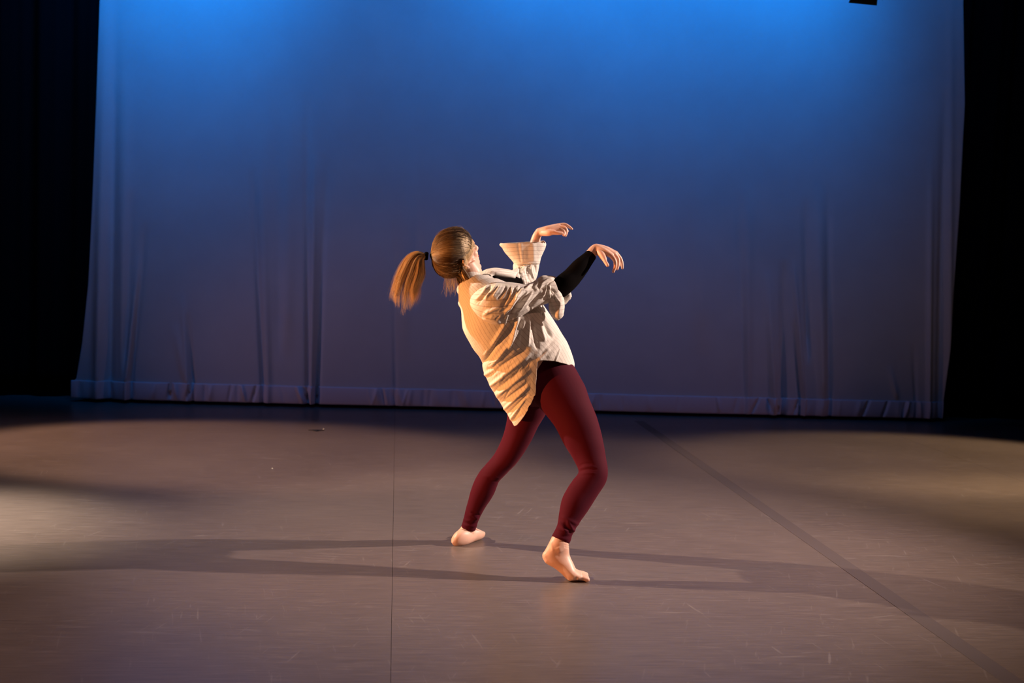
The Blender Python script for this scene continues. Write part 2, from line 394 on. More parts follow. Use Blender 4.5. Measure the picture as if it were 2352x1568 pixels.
def foldfield(co, no, folds, px=None):
    """small ridges and valleys along lines: (x0,y0,x1,y1,width_px,amp_m[,bow]) on the side of the cloth that faces the stalls"""
    q = proj(co) if px is None else px; d = np.zeros(q.shape[:-1])
    face = smoothstep((-no[..., 1]+.25)/.5)
    for fo in folds:
        x0, y0, x1, y1, wd, am = fo[:6]; bow = fo[6] if len(fo) > 6 else 0
        a = np.array([x0, y0]); e = np.array([x1-x0, y1-y0]); l = np.linalg.norm(e); e = e/l; n_ = np.array([-e[1], e[0]])
        r = q-a; t = (r@e)/l; off = r@n_-bow*4*t*(1-t)
        win = smoothstep((t+.12)/.3)*smoothstep((1.12-t)/.3)
        d += am*np.exp(-(off/wd)**2)*win
    return d*face
def vnoise(p, s, seed=0):
    """cheap smooth noise: sum of rotated sines"""
    r = np.random.default_rng(seed); d = np.zeros(p.shape[:-1])
    for k in range(14):
        a = r.normal(size=3); a /= np.linalg.norm(a); d += np.sin(p@a*s*r.uniform(.5, 1.8)+r.uniform(0, 6.3))
    return d/5

M_skin = mat('skin', (.74, .44, .32), .45, .4, Subsurface_Weight=.12, Subsurface_Scale=.02)
M_skin.node_tree.nodes['Principled BSDF'].inputs['Subsurface Radius'].default_value = (1, .3, .15)
t = nz(M_skin, 14, 4, .6); N, L, b = nodes(M_skin); L.new(mixc(M_skin, t.outputs[0], (.66, .36, .26), (.82, .53, .40)), b.inputs['Base Color'])
M_leg = mat('burgundy_jersey', (.058, .0012, .0095), .8, .12, Sheen_Weight=.10, Sheen_Roughness=.4)
M_leg.node_tree.nodes['Principled BSDF'].inputs['Sheen Tint'].default_value = (1, .25, .3, 1)
t = nz(M_leg, 900, 2, .6); bump(M_leg, t.outputs[0], .25, .0006)
M_und = mat('black_jersey', (.004, .003, .003), 1, .03)
def shirt_mat():
    m = mat('striped_linen', (.78, .72, .64), .85, .2)
    N, L, b = nodes(m); uv = N.new('ShaderNodeUVMap'); sp = N.new('ShaderNodeSeparateXYZ'); L.new(uv.outputs[0], sp.inputs[0])
    ns = nz(m, 9, 3, .5); wob = mth(m, 'MULTIPLY', mth(m, 'SUBTRACT', ns.outputs[0], .5), .006)
    def line(src, sp_, wd):
        fr = mth(m, 'FRACT', mth(m, 'DIVIDE', mth(m, 'ADD', src, wob), sp_))
        dd = mth(m, 'ABSOLUTE', mth(m, 'SUBTRACT', fr, .5))
        x = N.new('ShaderNodeMapRange'); L.new(dd, x.inputs[0]); x.inputs[1].default_value = wd; x.inputs[2].default_value = wd*.35; x.inputs[3].default_value = 0; x.inputs[4].default_value = 1
        return x.outputs[0]
    a = line(sp.outputs[0], .0175, .085); c = line(sp.outputs[1], .045, .02)
    thr = nz(m, 420, 2, .5)
    fac = mth(m, 'MULTIPLY', mth(m, 'MAXIMUM', a, mth(m, 'MULTIPLY', c, .25)), .62)
    fac = mth(m, 'MULTIPLY', fac, .8); L.new(mixc(m, fac, mixc(m, thr.outputs[0], (.74, .68, .60), (.86, .80, .72)), (.22, .13, .12)), b.inputs['Base Color'])
    cr = nz(m, 70, 5, .65); bump(m, cr.outputs[0], .5, .004)
    # thin cloth lets some light through
    tr = N.new('ShaderNodeBsdfTranslucent'); tr.inputs[0].default_value = (.85, .70, .55, 1); mx = N.new('ShaderNodeMixShader'); mx.inputs[0].default_value = .14
    out = N['Material Output']; L.new(b.outputs[0], mx.inputs[1]); L.new(tr.outputs[0], mx.inputs[2]); L.new(mx.outputs[0], out.inputs[0])
    return m
M_shirt = shirt_mat()
def hair_mat(name, dark, light):
    m = mat(name, light, .52, .3)
    N, L, b = nodes(m); at_ = N.new('ShaderNodeAttribute'); at_.attribute_name = 'tone'
    L.new(mixc(m, at_.outputs['Fac'], dark, light), b.inputs['Base Color']); return m
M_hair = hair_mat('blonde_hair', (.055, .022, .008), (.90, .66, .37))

base = (F(1312, 1332)+F(1060, 1253))/2
person = empty('person', (base[0], base[1], 0))
tag(person, 'barefoot dancer leaning back in striped cream shirt and burgundy leggings, blonde ponytail', 'person')

# --- legs (outline pairs: rear edge, front edge, depth, half thickness)
LEG_R = [(1192, 812, 1297, 792, 5.155, .080), (1205, 850, 1308, 822, 5.14, .085), (1212, 888, 1330, 862, 5.12, .088), (1226, 920, 1345, 890, 5.10, .09), (1251, 949, 1355, 920, 5.08, .088), (1276, 982, 1371, 958, 5.06, .083),
         (1297, 1022, 1384, 1008, 5.04, .074), (1318, 1056, 1391, 1048, 5.02, .064), (1329, 1083, 1396, 1080, 5.0, .058), (1316, 1102, 1392, 1106, 4.99, .056), (1303, 1122, 1374, 1136, 4.98, .058),
         (1291, 1146, 1354, 1167, 4.965, .056), (1285, 1176, 1333, 1197, 4.95, .048), (1280, 1206, 1318, 1221, 4.935, .040), (1267, 1232, 1308, 1249, 4.925, .037)]
LEG_L = [(1165, 850, 1270, 850, 5.30, .085), (1162, 890, 1272, 895, 5.33, .088), (1163, 928, 1258, 940, 5.36, .086), (1164, 965, 1238, 974, 5.38, .078), (1153, 1008, 1217, 1016, 5.40, .068), (1135, 1044, 1190, 1058, 5.42, .060),
         (1114, 1069, 1164, 1086, 5.43, .055), (1100, 1086, 1147, 1104, 5.44, .054), (1085, 1116, 1135, 1132, 5.46, .056), (1073, 1157, 1114, 1165, 5.49, .050), (1065, 1190, 1100, 1193, 5.51, .040), (1059, 1209, 1092, 1217, 5.52, .036)]
PELV = [(1160, 790, 1290, 775, 5.17, .11), (1152, 820, 1302, 800, 5.19, .125), (1155, 855, 1313, 832, 5.21, .145), (1165, 890, 1312, 872, 5.22, .145), (1188, 916, 1300, 902, 5.22, .12), (1210, 932, 1285, 926, 5.22, .07)]
def shrink(st, k, kd=None):
    kd = kd or k; o = []
    for ax, ay, bx, by, Y, dr in st:
        mx, my = (ax+bx)/2, (ay+by)/2; o.append((mx+(ax-mx)*k, my+(ay-my)*k, mx+(bx-mx)*k, my+(by-my)*k, Y, dr*kd))
    return o
def leg_disp(co, no):
    q = proj(co)
    fd = []
    r_ = random.Random(3)
    # wrinkles gathered at the right ankle, the left ankle and behind the right knee
    fd += [(1276, 1212, 1322, 1216, 3, .003, 4), (1272, 1222, 1316, 1230, 2.5, -.002, 4), (1270, 1228, 1312, 1240, 2.5, .002, 3), (1296, 1200, 1312, 1226, 3, -.004), (1303, 1196, 1320, 1222, 2.6, .004), (1284, 1196, 1300, 1222, 3, .004), (1290, 1186, 1330, 1206, 4, .003)]
    fd += [(1330, 1083, 1372, 1078, 2, -.0022, -3), (1330, 1077, 1366, 1072, 2, .0018, -3), (1328, 1090, 1368, 1087, 2, .002, -2), (1330, 1070, 1360, 1065, 2, -.0015, -3)]
    fd += [(1062, 1192, 1098, 1190, 2.5, .003, 4), (1063, 1198, 1096, 1200, 2.2, -.003, 4), (1062, 1204, 1096, 1207, 2.2, .003, 3), (1078, 1180, 1100, 1192, 2.6, .003), (1082, 1176, 1104, 1184, 2.2, -.003), (1120, 1100, 1146, 1108, 2.5, -.0015), (1110, 1092, 1150, 1098, 2.5, .0014)]
    return foldfield(co, no, fd)+.0006*vnoise(co, 60, 5)
leggings = remesh('leggings', [Loft(LEG_R, 120).closed(110, 40), Loft(LEG_L, 120).closed(110, 40), Loft(PELV, 60).closed(50, 48)], M_leg, person, .0042, 5, leg_disp)

# --- head frame
az, th = math.radians(34), math.radians(36)
F0 = np.array([math.cos(az), math.sin(az), 0]); L0 = np.array([-math.sin(az), math.cos(az), 0]); Z0 = np.array([0, 0, 1.])
HF = F0*math.cos(th)+Z0*math.sin(th); HU = -F0*math.sin(th)+Z0*math.cos(th); HL = L0
HO = P(1050, 589, 5.10)
def hd(f_, l_, u_): return HO+HF*f_+HL*l_+HU*u_
def hb(c, rx, ry, rz, tf=0):            # ellipsoid in head axes, tilted tf about the lateral axis
    c_, s_ = math.cos(tf), math.sin(tf); a = HF*c_+HU*s_; u = -HF*s_+HU*c_
    return ball(hd(*c), np.stack([a*rx, HL*ry, u*rz], 1))
def ht(pts, r, flat=1): return tube([hd(*p) for p in pts], r, 12, 4, flat)
head = [hb((-.008, 0, .022), .098, .074, .092), hb((.018, 0, .038), .077, .069, .070), hb((.030, 0, -.03), .058, .058, .062), hb((.040, 0, -.062), .045, .047, .042),
        ht([(.045, -.030, -.090), (.066, 0, -.099), (.045, .030, -.090)], [.014, .017, .014]),                      # chin
        ht([(-.012, -.056, -.045), (.012, -.050, -.078), (.045, -.030, -.092)], [.014, .014, .013]), ht([(-.012, .056, -.045), (.012, .050, -.078), (.045, .030, -.092)], [.014, .014, .013]),
        ht([(.088, 0, .012), (.097, 0, -.008), (.108, 0, -.026), (.103, 0, -.033)], [.007, .0075, .0095, .009]),   # nose
        ht([(.090, -.013, -.032), (.098, -.007, -.031)], [.006, .007]), ht([(.090, .013, -.032), (.098, .007, -.031)], [.006, .007]),
        ht([(.080, -.020, -.054), (.0885, -.008, -.052), (.0895, 0, -.0535), (.0885, .008, -.052), (.080, .020, -.054)], [.003, .006, .0058, .006, .003]),
        ht([(.079, -.018, -.062), (.086, -.006, -.066), (.086, .006, -.066), (.079, .018, -.062)], [.003, .0068, .0068, .003]),
        ht([(.078, 0, -.072), (.079, 0, -.080)], [.013, .012]),
        ht([(.078, -.045, .018), (.088, -.025, .024), (.086, -.008, .018)], [.006, .007, .006]), ht([(.078, .045, .018), (.088, .025, .024), (.086, .008, .018)], [.006, .007, .006]),
        hb((.055, -.040, -.022), .022, .018, .022), hb((.055, .040, -.022), .022, .018, .022)]
for s_ in (-1, 1):                      # ears
    y = s_*.074
    def er(a, y_, c): return (a-.016, y_, c-.012)
    head += [ht([er(-.004, y, -.030), er(-.010, y*1.08, -.020), er(-.022, y*1.18, -.006), er(-.026, y*1.22, .010), er(-.016, y*1.18, .022), er(-.002, y*1.04, .018), er(.002, y, .006)], [.005, .004, .004, .004, .004, .004, .003]),
             ht([er(-.012, y*1.02, -.024), er(-.014, y*1.06, .008)], [.008, .009], .45), ht([er(-.003, y*.98, -.008), er(-.003, y*.98, .0)], [.005, .005])]
NECK = [(1058, 690, 1120, 652, 5.11, .07), (1054, 668, 1108, 648, 5.11, .058), (1052, 650, 1108, 636, 5.11, .052), (1050, 632, 1106, 618, 5.105, .052), (1046, 612, 1092, 596, 5.10, .052)]
TORSO = [(1060, 683, 1118, 650, 5.11, .07), (1066, 705, 1150, 655, 5.10, .13), (1068, 735, 1190, 668, 5.10, .155), (1076, 768, 1225, 700, 5.11, .145), (1100, 800, 1250, 735, 5.13, .125), (1122, 828, 1275, 775, 5.15, .115), (1140, 860, 1295, 815, 5.19, .13), (1170, 900, 1310, 870, 5.22, .14)]
ARM_R = [(1100, 674, 1100, 712, 5.0, .045), (1124, 664, 1122, 712, 4.96, .048), (1165, 664, 1168, 706, 4.955, .043), (1215, 662, 1224, 698, 4.97, .038), (1256, 648, 1276, 682, 5.0, .036), (1280, 640, 1306, 668, 5.01, .036), (1302, 622, 1326, 650, 5.03, .034), (1326, 600, 1346, 625, 5.05, .030), (1348, 575, 1366, 592, 5.07, .022), (1360, 563, 1373, 585, 5.08, .020), (1370, 559, 1380, 581, 5.08, .019)]
ARM_L = [(1124, 634, 1124, 664, 5.20, .045), (1150, 634, 1152, 660, 5.28, .042), (1185, 630, 1190, 655, 5.37, .038), (1200, 622, 1222, 645, 5.43, .037), (1203, 605, 1233, 618, 5.44, .035), (1210, 580, 1238, 584, 5.45, .03), (1218, 553, 1241, 553, 5.45, .021), (1225, 536, 1244, 542, 5.45, .019), (1234, 524, 1250, 539, 5.45, .018)]
def tp(pts, rad, n=12, flat=1.0): return tube([P(*p) for p in pts], rad, n, 5, flat)
hands = [
    # right hand, wrist bent down
    tp([(1371, 570, 5.08), (1386, 576, 5.06), (1404, 587, 5.045)], [.019, .015, .0115]), tp([(1372, 569, 5.08), (1391, 573, 5.07), (1410, 583, 5.062)], [.017, .0145, .0115]),
    tp([(1372, 568, 5.085), (1392, 572, 5.085), (1413, 581, 5.082)], [.016, .014, .011]), tp([(1372, 570, 5.09), (1390, 575, 5.10), (1410, 581, 5.10)], [.015, .013, .0105]),
    tp([(1372, 575, 5.07), (1381, 584, 5.05), (1388, 595, 5.03)], [.014, .0155, .0115]), tp([(1386, 591, 5.035), (1390.5, 601, 5.02), (1395.5, 609, 5.01)], [.0105, .0085, .0078]),
    tp([(1404, 587, 5.045), (1412, 598, 5.035), (1413.5, 611, 5.03), (1408.5, 624, 5.028)], [.0115, .009, .0078, .0066]),
    tp([(1411, 583, 5.062), (1419.5, 595, 5.058), (1420, 607, 5.052), (1417.5, 618, 5.048)], [.0115, .0088, .0075, .006]),
    tp([(1414, 581, 5.082), (1424, 592, 5.08), (1428.5, 603, 5.078), (1429.5, 616, 5.075)], [.011, .0082, .0072, .0058]),
    tp([(1411, 581, 5.10), (1421, 590, 5.105), (1425.5, 600, 5.105), (1426, 610, 5.10)], [.0105, .0074, .0064, .0052]),
    # left hand, palm down
    tp([(1238, 533, 5.45), (1258, 527, 5.43), (1283, 519, 5.44)], [.018, .0165, .0115]), tp([(1238, 532, 5.45), (1260, 529, 5.43), (1284, 524, 5.43)], [.018, .016, .0115]),
    tp([(1240, 531, 5.46), (1262, 524, 5.46), (1282, 518, 5.465)], [.016, .015, .011]), tp([(1240, 530, 5.47), (1262, 523, 5.48), (1280, 520, 5.485)], [.015, .013, .0105]),
    tp([(1243, 535, 5.44), (1260, 534.5, 5.41), (1272, 533, 5.40)], [.014, .0155, .0115]), tp([(1270, 533.5, 5.40), (1282, 535, 5.395), (1291, 535.5, 5.395)], [.0115, .009, .0075]),
    tp([(1283, 518, 5.46), (1297, 515.5, 5.45), (1306, 520, 5.445), (1313.5, 525.5, 5.44)], [.0115, .0085, .0075, .006]),
    tp([(1284, 521, 5.435), (1297, 523, 5.425), (1301.5, 532, 5.42), (1299, 541, 5.42)], [.0115, .0086, .0075, .0062]),
    tp([(1284, 525, 5.43), (1293, 529, 5.42), (1296, 535, 5.415), (1294.5, 540, 5.41)], [.0112, .0082, .0072, .006]),
    tp([(1281, 521, 5.485), (1292, 521, 5.49), (1300, 525, 5.49), (1304, 531, 5.485)], [.0105, .0074, .0064, .0052])]
# --- feet
FOOT_R = [(1273, 1216, 1305, 1228, 4.925, .030), (1269, 1230, 1305, 1241, 4.923, .031), (1264, 1240, 1306, 1249, 4.92, .034), (1257, 1254, 1307, 1258, 4.915, .034), (1246, 1276, 1308, 1272, 4.91, .032), (1254, 1293, 1312, 1283, 4.905, .034), (1274, 1305, 1317, 1293, 4.90, .037), (1290, 1318, 1322, 1304, 4.895, .042), (1303, 1330, 1329, 1309, 4.892, .045), (1320, 1331, 1337, 1313, 4.892, .042)]
feet = [Loft(FOOT_R, 60).closed(50, 32), tp([(1258, 1276, 4.91), (1262, 1282, 4.908)], [.024, .026])]
toes = []
c0 = F(1318, 1332)
for k in range(5):                      # right foot toes, side by side from far to near
    yy = 4.940-.0185*k; ln = (.062, .062, .061, .060, .058)[k]; r = (.0125, .0098, .0095, .0095, .0105)[k]; x = c0[0]-.003
    toes.append(tube([(x-.014, yy, .022), (x+ln*.4, yy-.001, .019), (x+ln*.72, yy-.002, .017), (x+ln*.98, yy-.002, .0115)], [r*1.25, r*1.1, r*1.0, r], 12, 4))
toes.append(tube([(c0[0]-.012, 4.935, .020), (c0[0]-.018, 4.872, .019)], [.018, .017], 12, 4))
feet += toes
FOOT_L = [(1041, 1232, 1037, 1246, 5.465, .014), (1049, 1222, 1043, 1253, 5.47, .026), (1058, 1216, 1056, 1254, 5.48, .029), (1070, 1214, 1068, 1251, 5.50, .030), (1080, 1211, 1079, 1246, 5.54, .033),
          (1090, 1208, 1089, 1242, 5.57, .038), (1097, 1207, 1096, 1239, 5.60, .040), (1101, 1209, 1101, 1236, 5.615, .036), (1104, 1212, 1104, 1232, 5.62, .030), (1106, 1218, 1106, 1226, 5.62, .014)]
feet += [Loft(FOOT_L, 50).closed(44, 28), Loft([(1064, 1186, 1094, 1192, 5.52, .026), (1063, 1200, 1091, 1206, 5.52, .028), (1059, 1210, 1090, 1214, 5.52, .030), (1050, 1220, 1090, 1226, 5.52, .03)], 20).closed(16, 24)]
ft = F(1104, 1237)
for k in range(5):
    r = (.012, .0095, .009, .0088, .0085)[k]; x = ft[0]-.030-.018*k; y = ft[1]+.01
    feet.append(tube([(x-.01, y-.01, .022), (x, y+.035-.004*k, .020), (x+.004, y+.055-.006*k, .012)], [r*1.2, r, r], 12, 4))
body_pieces = head+[Loft(NECK, 30).closed(26, 30), Loft(TORSO, 60).closed(50, 44), Loft(ARM_R, 80).closed(70, 28), Loft(shrink(ARM_L[:5], .78)+ARM_L[5:], 70).closed(60, 28),
                    Loft(shrink(LEG_R, .88), 80).closed(70, 28), Loft(shrink(LEG_L, .88), 80).closed(70, 28), Loft(shrink(PELV, .85), 40).closed(30, 32)]+hands+feet
def body_disp(co, no):
    # sockets, nostril wings and lips
    l = np.stack([(co-HO)@HF, (co-HO)@HL, (co-HO)@HU], 1); d = np.zeros(len(co))
    for s_ in (-1, 1): d -= .007*np.exp(-(((l[:, 0]-.078)/.03)**2+((l[:, 1]-s_*.031)/.014)**2+((l[:, 2]-.002)/.011)**2))
    d -= .003*np.exp(-(((l[:, 0]-.088)/.02)**2+(l[:, 1]/.02)**2+((l[:, 2]+.059)/.0022)**2))
    q = proj(co); fd = [(1296, 1252, 1308, 1253, 1.3, -.0016), (1296, 1256, 1308, 1258, 1.3, -.0014), (1264, 1240, 1270, 1266, 3, .0015), (1282, 1256, 1288, 1268, 6, .0022), (1276, 1270, 1284, 1280, 4, -.0008), (1320, 1326, 1326, 1330, 4, -.003)]
    return d+foldfield(co, no, fd)
body = remesh('body', body_pieces, M_skin, person, .0028, 3, body_disp)
# the skin stays under the leggings above their hems
lco = np.empty(len(leggings.data.vertices)*3, np.float32); leggings.data.vertices.foreach_get('co', lco)
lbvh = BVHTree.FromPolygons([Vector(x) for x in lco.reshape(-1, 3)], [tuple(p.vertices) for p in leggings.data.polygons])
bco = np.empty(len(body.data.vertices)*3, np.float32); body.data.vertices.foreach_get('co', bco); bco = bco.reshape(-1, 3); bq = proj(bco)
selr = (bq[:, 1] > 1150) & (bq[:, 0] > 1200) & (bq[:, 1] < 1232+(bq[:, 0]-1266)*.40-2); sell = (bq[:, 1] > 1130) & (bq[:, 0] < 1130) & (bq[:, 0] > 1050) & (bq[:, 1] < 1210+(bq[:, 0]-1059)*.22-1)
for i in np.where(selr | sell)[0]:
    l_, n0, _, dd = lbvh.find_nearest(Vector(bco[i]))
    if (Vector(bco[i])-l_).dot(n0) > -.003: bco[i] = l_-n0*.003
body.data.vertices.foreach_set('co', bco.ravel()); body.data.update()
# eyes
M_eye = mat('eye_white', (.8, .78, .75), .15, .5); M_iris = mat('iris', (.06, .12, .16), .1, .5); M_lip = mat('lip', (.5, .12, .12), .4, .5); M_brow = mat('brow_hair', (.2, .11, .05), .7, .2)
for s_ in (-1, 1):
    e = meshobj('eye', *hb((.0735, s_*.031, .002), .0118, .0118, .0118), M_eye, body)
    e2 = meshobj('iris', *hb((.0822, s_*.031, .002), .0034, .0058, .0058), M_iris, body)
    meshobj('eyebrow', *ht([(.079, s_*.048, .020), (.0895, s_*.030, .027), (.0885, s_*.014, .023)], [.0015, .0028, .002], .6), M_brow, body)
meshobj('lips', *ht([(.0800, -.020, -.0575), (.0925, -.006, -.0575), (.0925, .006, -.0575), (.0800, .020, -.0575)], [.0018, .0042, .0042, .0018]), M_lip, body)

# --- undershirt: black long-sleeved top
UND_ARM = [(1104, 672, 1104, 710, 4.99, .048), (1165, 662, 1168, 708, 4.955, .046), (1215, 660, 1224, 700, 4.97, .041), (1256, 647, 1276, 685, 5.0, .040), (1272, 641, 1294, 683, 5.005, .042), (1284, 631, 1314, 668, 5.01, .042), (1299, 619, 1329, 652, 5.025, .039), (1321, 597, 1343, 633, 5.04, .035), (1337, 584, 1357, 611, 5.06, .030), (1349, 574, 1369, 593, 5.07, .0245)]
UND_T = [(1062, 683, 1116, 648, 5.13, .075), (1068, 705, 1148, 645, 5.15, .13), (1070, 735, 1188, 650, 5.15, .15), (1080, 768, 1225, 690, 5.13, .145), (1104, 800, 1242, 734, 5.13, .12), (1126, 822, 1258, 776, 5.15, .10), (1140, 838, 1268, 796, 5.17, .085)]
und = remesh('undershirt', [Loft(UND_ARM, 70).closed(60, 32), Loft(UND_T, 50).closed(40, 44), Loft([(a_-2, b_-3, c_+2, d_+4, e_, f_+.004) for a_, b_, c_, d_, e_, f_ in ARM_L[:3]], 40).closed(36, 28)], M_und, person, .004, 3, lambda co, no: .0008*vnoise(co, 45, 9))

# --- shirt
TS = [(1054, 664, 1112, 640, 5.11, .070), (1051, 669, 1117, 641, 5.11, .080), (1060, 681, 1127, 643, 5.10, .105), (1054, 694, 1145, 647, 5.09, .135), (1061, 712, 1172, 652, 5.08, .155), (1063, 737, 1208, 662, 5.08, .165), (1067, 762, 1240, 692, 5.09, .165),
      (1086, 797, 1262, 722, 5.11, .155), (1102, 820, 1283, 753, 5.13, .150), (1110, 848, 1303, 786, 5.15, .155), (1124, 880, 1315, 818, 5.18, .165), (1137, 903, 1319, 843, 5.20, .172), (1152, 928, 1330, 875, 5.21, .175), (1166, 952, 1340, 905, 5.21, .175), (1179, 974, 1350, 935, 5.21, .17), (1192, 996, 1358, 965, 5.21, .165)]
LT = Loft(TS, 240, .92)
hem_px = [(1319, 842), (1316, 840), (1300, 835), (1275, 829.5), (1250, 828), (1238, 828), (1234.5, 832), (1233, 850), (1231, 880), (1225, 915), (1212, 942), (1196, 966), (1188, 976), (1183, 978), (1179.5, 975)]
PHt = np.linspace(0.02, PI-.02, 240); QT = np.arange(120, 240, .5)
GG, PP = np.meshgrid(QT, PHt, indexing='ij'); gp, _ = LT.at(GG, PP); gp = proj(gp)
hs = []
for hx, hy in hem_px:
    d = (gp[..., 0]-hx)**2+(gp[..., 1]-hy)**2; i = np.unravel_index(np.argmin(d), d.shape); hs.append((PP[i], GG[i]))
hs.sort()
hp = [a for a, _ in hs]; hq = [c for _, c in hs]
def hem_fn(ph):
    a = np.where(ph > PI, 2*PI-ph, ph); q = np.interp(a, hp, hq)
    return q
def uvgrid(Lf, q, PH, circ): return np.stack([PH/(2*PI)*circ, np.interp(q, np.arange(Lf.ns), Lf.len)], -1).reshape(-1, 2)
def shell(name, Lf, nr, nc, folds, noise, circ, parent, hem=None, m=None, slant=0, thick=.0022, amp=1.0, v90=False, farf=1.0):
    p, C, q, PH = Lf.grid(nr, nc, hem); n_ = normals_grid(p)
    if np.mean(np.sum(n_*(p-C), -1)) < 0: n_ = -n_
    d = foldfield(p, n_, folds)*amp
    far = smoothstep((n_[..., 1]+.1)/.4)
    for s_, a_, sd_, st_ in noise: d += a_*vnoise(p*np.array(st_), s_, sd_)
    # backs of the cloth that the stalls never see get the same sort of folds
    d += farf*far*.006*np.sin(PH*9+4*np.sin(q/Lf.ns*5))*smoothstep(q/Lf.ns*4)
    tpr = smoothstep(np.minimum(q/6, 1.0)); p = p+n_*(d*tpr)[..., None]
    uv = uvgrid(Lf, q, PH, circ); uv[:, 0] += slant*uv[:, 1]
    if v90: uv = uv[:, ::-1].copy()
    # open seam column so that the pattern does not jump
    v = np.concatenate([p, p[:, :1]], 1); u = uv.reshape(nr, nc, 2); ue = u[:, :1].copy()
    ue[..., 1 if v90 else 0] += circ; u = np.concatenate([u, ue], 1)
    f = [(j*(nc+1)+i, j*(nc+1)+i+1, (j+1)*(nc+1)+i+1, (j+1)*(nc+1)+i) for j in range(nr-1) for i in range(nc)]
    o = meshobj(name, v.reshape(-1, 3), f, m or M_shirt, parent, uv=u.reshape(-1, 2))
    md = o.modifiers.new('t', 'SOLIDIFY'); md.thickness = thick; md.offset = 0
    return o
tf = [(1190, 728, 1168, 800, 3.2, .013), (1163, 740, 1130, 792, 4, .011), (1178, 742, 1112, 832, 5, -.014), (1196, 735, 1186, 800, 4, -.010), (1214, 730, 1212, 792, 4, .012), (1205, 740, 1128, 842, 4.5, .011), (1222, 738, 1234, 800, 4.5, -.012), (1236, 738, 1250, 782, 4.5, .013), (1243, 720, 1266, 775, 4, -.012),
      (1210, 800, 1122, 862, 5, -.010), (1216, 814, 1128, 885, 4.5, .010), (1218, 836, 1138, 896, 4.5, -.007), (1214, 848, 1140, 912, 4, .008), (1216, 876, 1150, 926, 3.4, -.007), (1214, 886, 1158, 940, 3.2, .008), (1212, 906, 1164, 952, 3, -.006), (1206, 916, 1172, 964, 2.6, .006), (1196, 940, 1178, 968, 2.6, -.005),
      (1236, 828, 1262, 798, 4, .006), (1240, 820, 1280, 770, 5, -.006), (1258, 822, 1288, 790, 5, .004), (1275, 830, 1286, 800, 1.8, .005), (1080, 790, 1108, 828, 4, .004), (1110, 862, 1140, 850, 4, .007), (1118, 850, 1142, 838, 4, -.006), (1140, 905, 1168, 888, 3, .006), (1128, 884, 1150, 868, 3, .005), (1076, 696, 1082, 730, 4, -.003), (1086, 690, 1092, 722, 3, .003), (1064, 770, 1078, 800, 4, .004)]
rr = random.Random(11)
for k in range(34):                     # many short creases on the lower back and tail
    x = rr.uniform(1120, 1225); y = rr.uniform(790, 950); l = rr.uniform(14, 34); a = math.radians(rr.uniform(118, 150))
    tf.append((x, y, x+l*math.cos(a), y+l*math.sin(a), rr.uniform(1.4, 2.6), rr.choice((-1, 1))*rr.uniform(.0012, .0030)))
shirt = shell('shirt', LT, 300, 420, tf, [(26, .0022, 1, (1, 1, 1)), (80, .0006, 2, (1, 1, 1))], 1.05, person, hem_fn, slant=.18)
SLR = [(1100, 676, 1098, 708, 5.0, .035), (1108, 664, 1104, 722, 4.97, .055), (1120, 655, 1118, 738, 4.95, .068), (1140, 650, 1140, 745, 4.94, .072), (1165, 650, 1172, 736, 4.945, .070), (1192, 652, 1201, 722, 4.955, .066), (1212, 653, 1222, 709, 4.965, .062), (1228, 645, 1243, 700, 4.98, .059), (1246, 635, 1262, 693, 4.99, .055), (1264, 635, 1279, 687, 5.0, .052), (1277, 638, 1291, 680, 5.0, .045)]
sf = [(1120, 654, 1091, 690, 3, .006, -4), (1128, 656, 1102, 690, 2.5, -.006, -3), (1140, 655, 1112, 684, 3, .005, -3), (1162, 658, 1144, 686, 3, -.009, -2), (1150, 656, 1132, 682, 2.6, .005), (1172, 662, 1153, 704, 3, -.011, -3), (1176, 660, 1160, 700, 2.2, .007, -3), (1184, 662, 1178, 680, 2.6, -.006), (1190, 658, 1182, 690, 2.6, .006),
      (1202, 662, 1170, 708, 3.2, .012, 2), (1172, 706, 1112, 722, 4, .010, 6), (1206, 672, 1176, 722, 4, -.014, 2), (1222, 654, 1160, 718, 3.2, .013, 4), (1228, 664, 1168, 734, 4, -.012, 3), (1224, 668, 1192, 712, 3, .012), (1240, 672, 1214, 708, 4, -.010), (1238, 650, 1226, 662, 4, .006), (1110, 730, 1150, 740, 4, .006),
      (1270, 640, 1240, 662, 2.4, .009, 5), (1276, 642, 1256, 660, 2, -.006, 4), (1257, 655, 1236, 664, 3, -.007), (1256, 657, 1241, 684, 2.4, .010, -3), (1258, 660, 1250, 688, 3, -.010), (1260, 658, 1263, 684, 2.2, .010, 2), (1264, 662, 1268, 688, 2.4, -.008), (1262, 657, 1274, 688, 2, .009, 3), (1268, 664, 1284, 684, 2.2, -.006)]
for k in range(26):
    x = rr.uniform(1105, 1240); y = rr.uniform(668, 730); l = rr.uniform(10, 26); a = math.radians(rr.uniform(95, 140))
    sf.append((x, y, x+l*math.cos(a), y+l*math.sin(a), rr.uniform(1.2, 2.2), rr.choice((-1, 1))*rr.uniform(.0012, .003)))
LS = Loft(SLR, 160)
shell('sleeve', LS, 200, 180, sf, [(34, .0018, 3, (1, 1, 1))], .34, shirt, lambda ph: 159-16*np.clip(np.sin(ph), 0, 1)**1.2)
SLL = [(1106, 630, 1112, 650, 5.20, .045), (1112, 622, 1124, 652, 5.23, .055), (1128, 617, 1142, 654, 5.26, .060), (1150, 620, 1164, 655, 5.31, .056), (1170, 622, 1188, 660, 5.37, .053), (1180, 618, 1214, 662, 5.42, .053), (1180, 613, 1231, 640, 5.44, .052), (1180, 608, 1237, 618, 5.45, .048), (1183, 603, 1239, 602, 5.45, .044)]
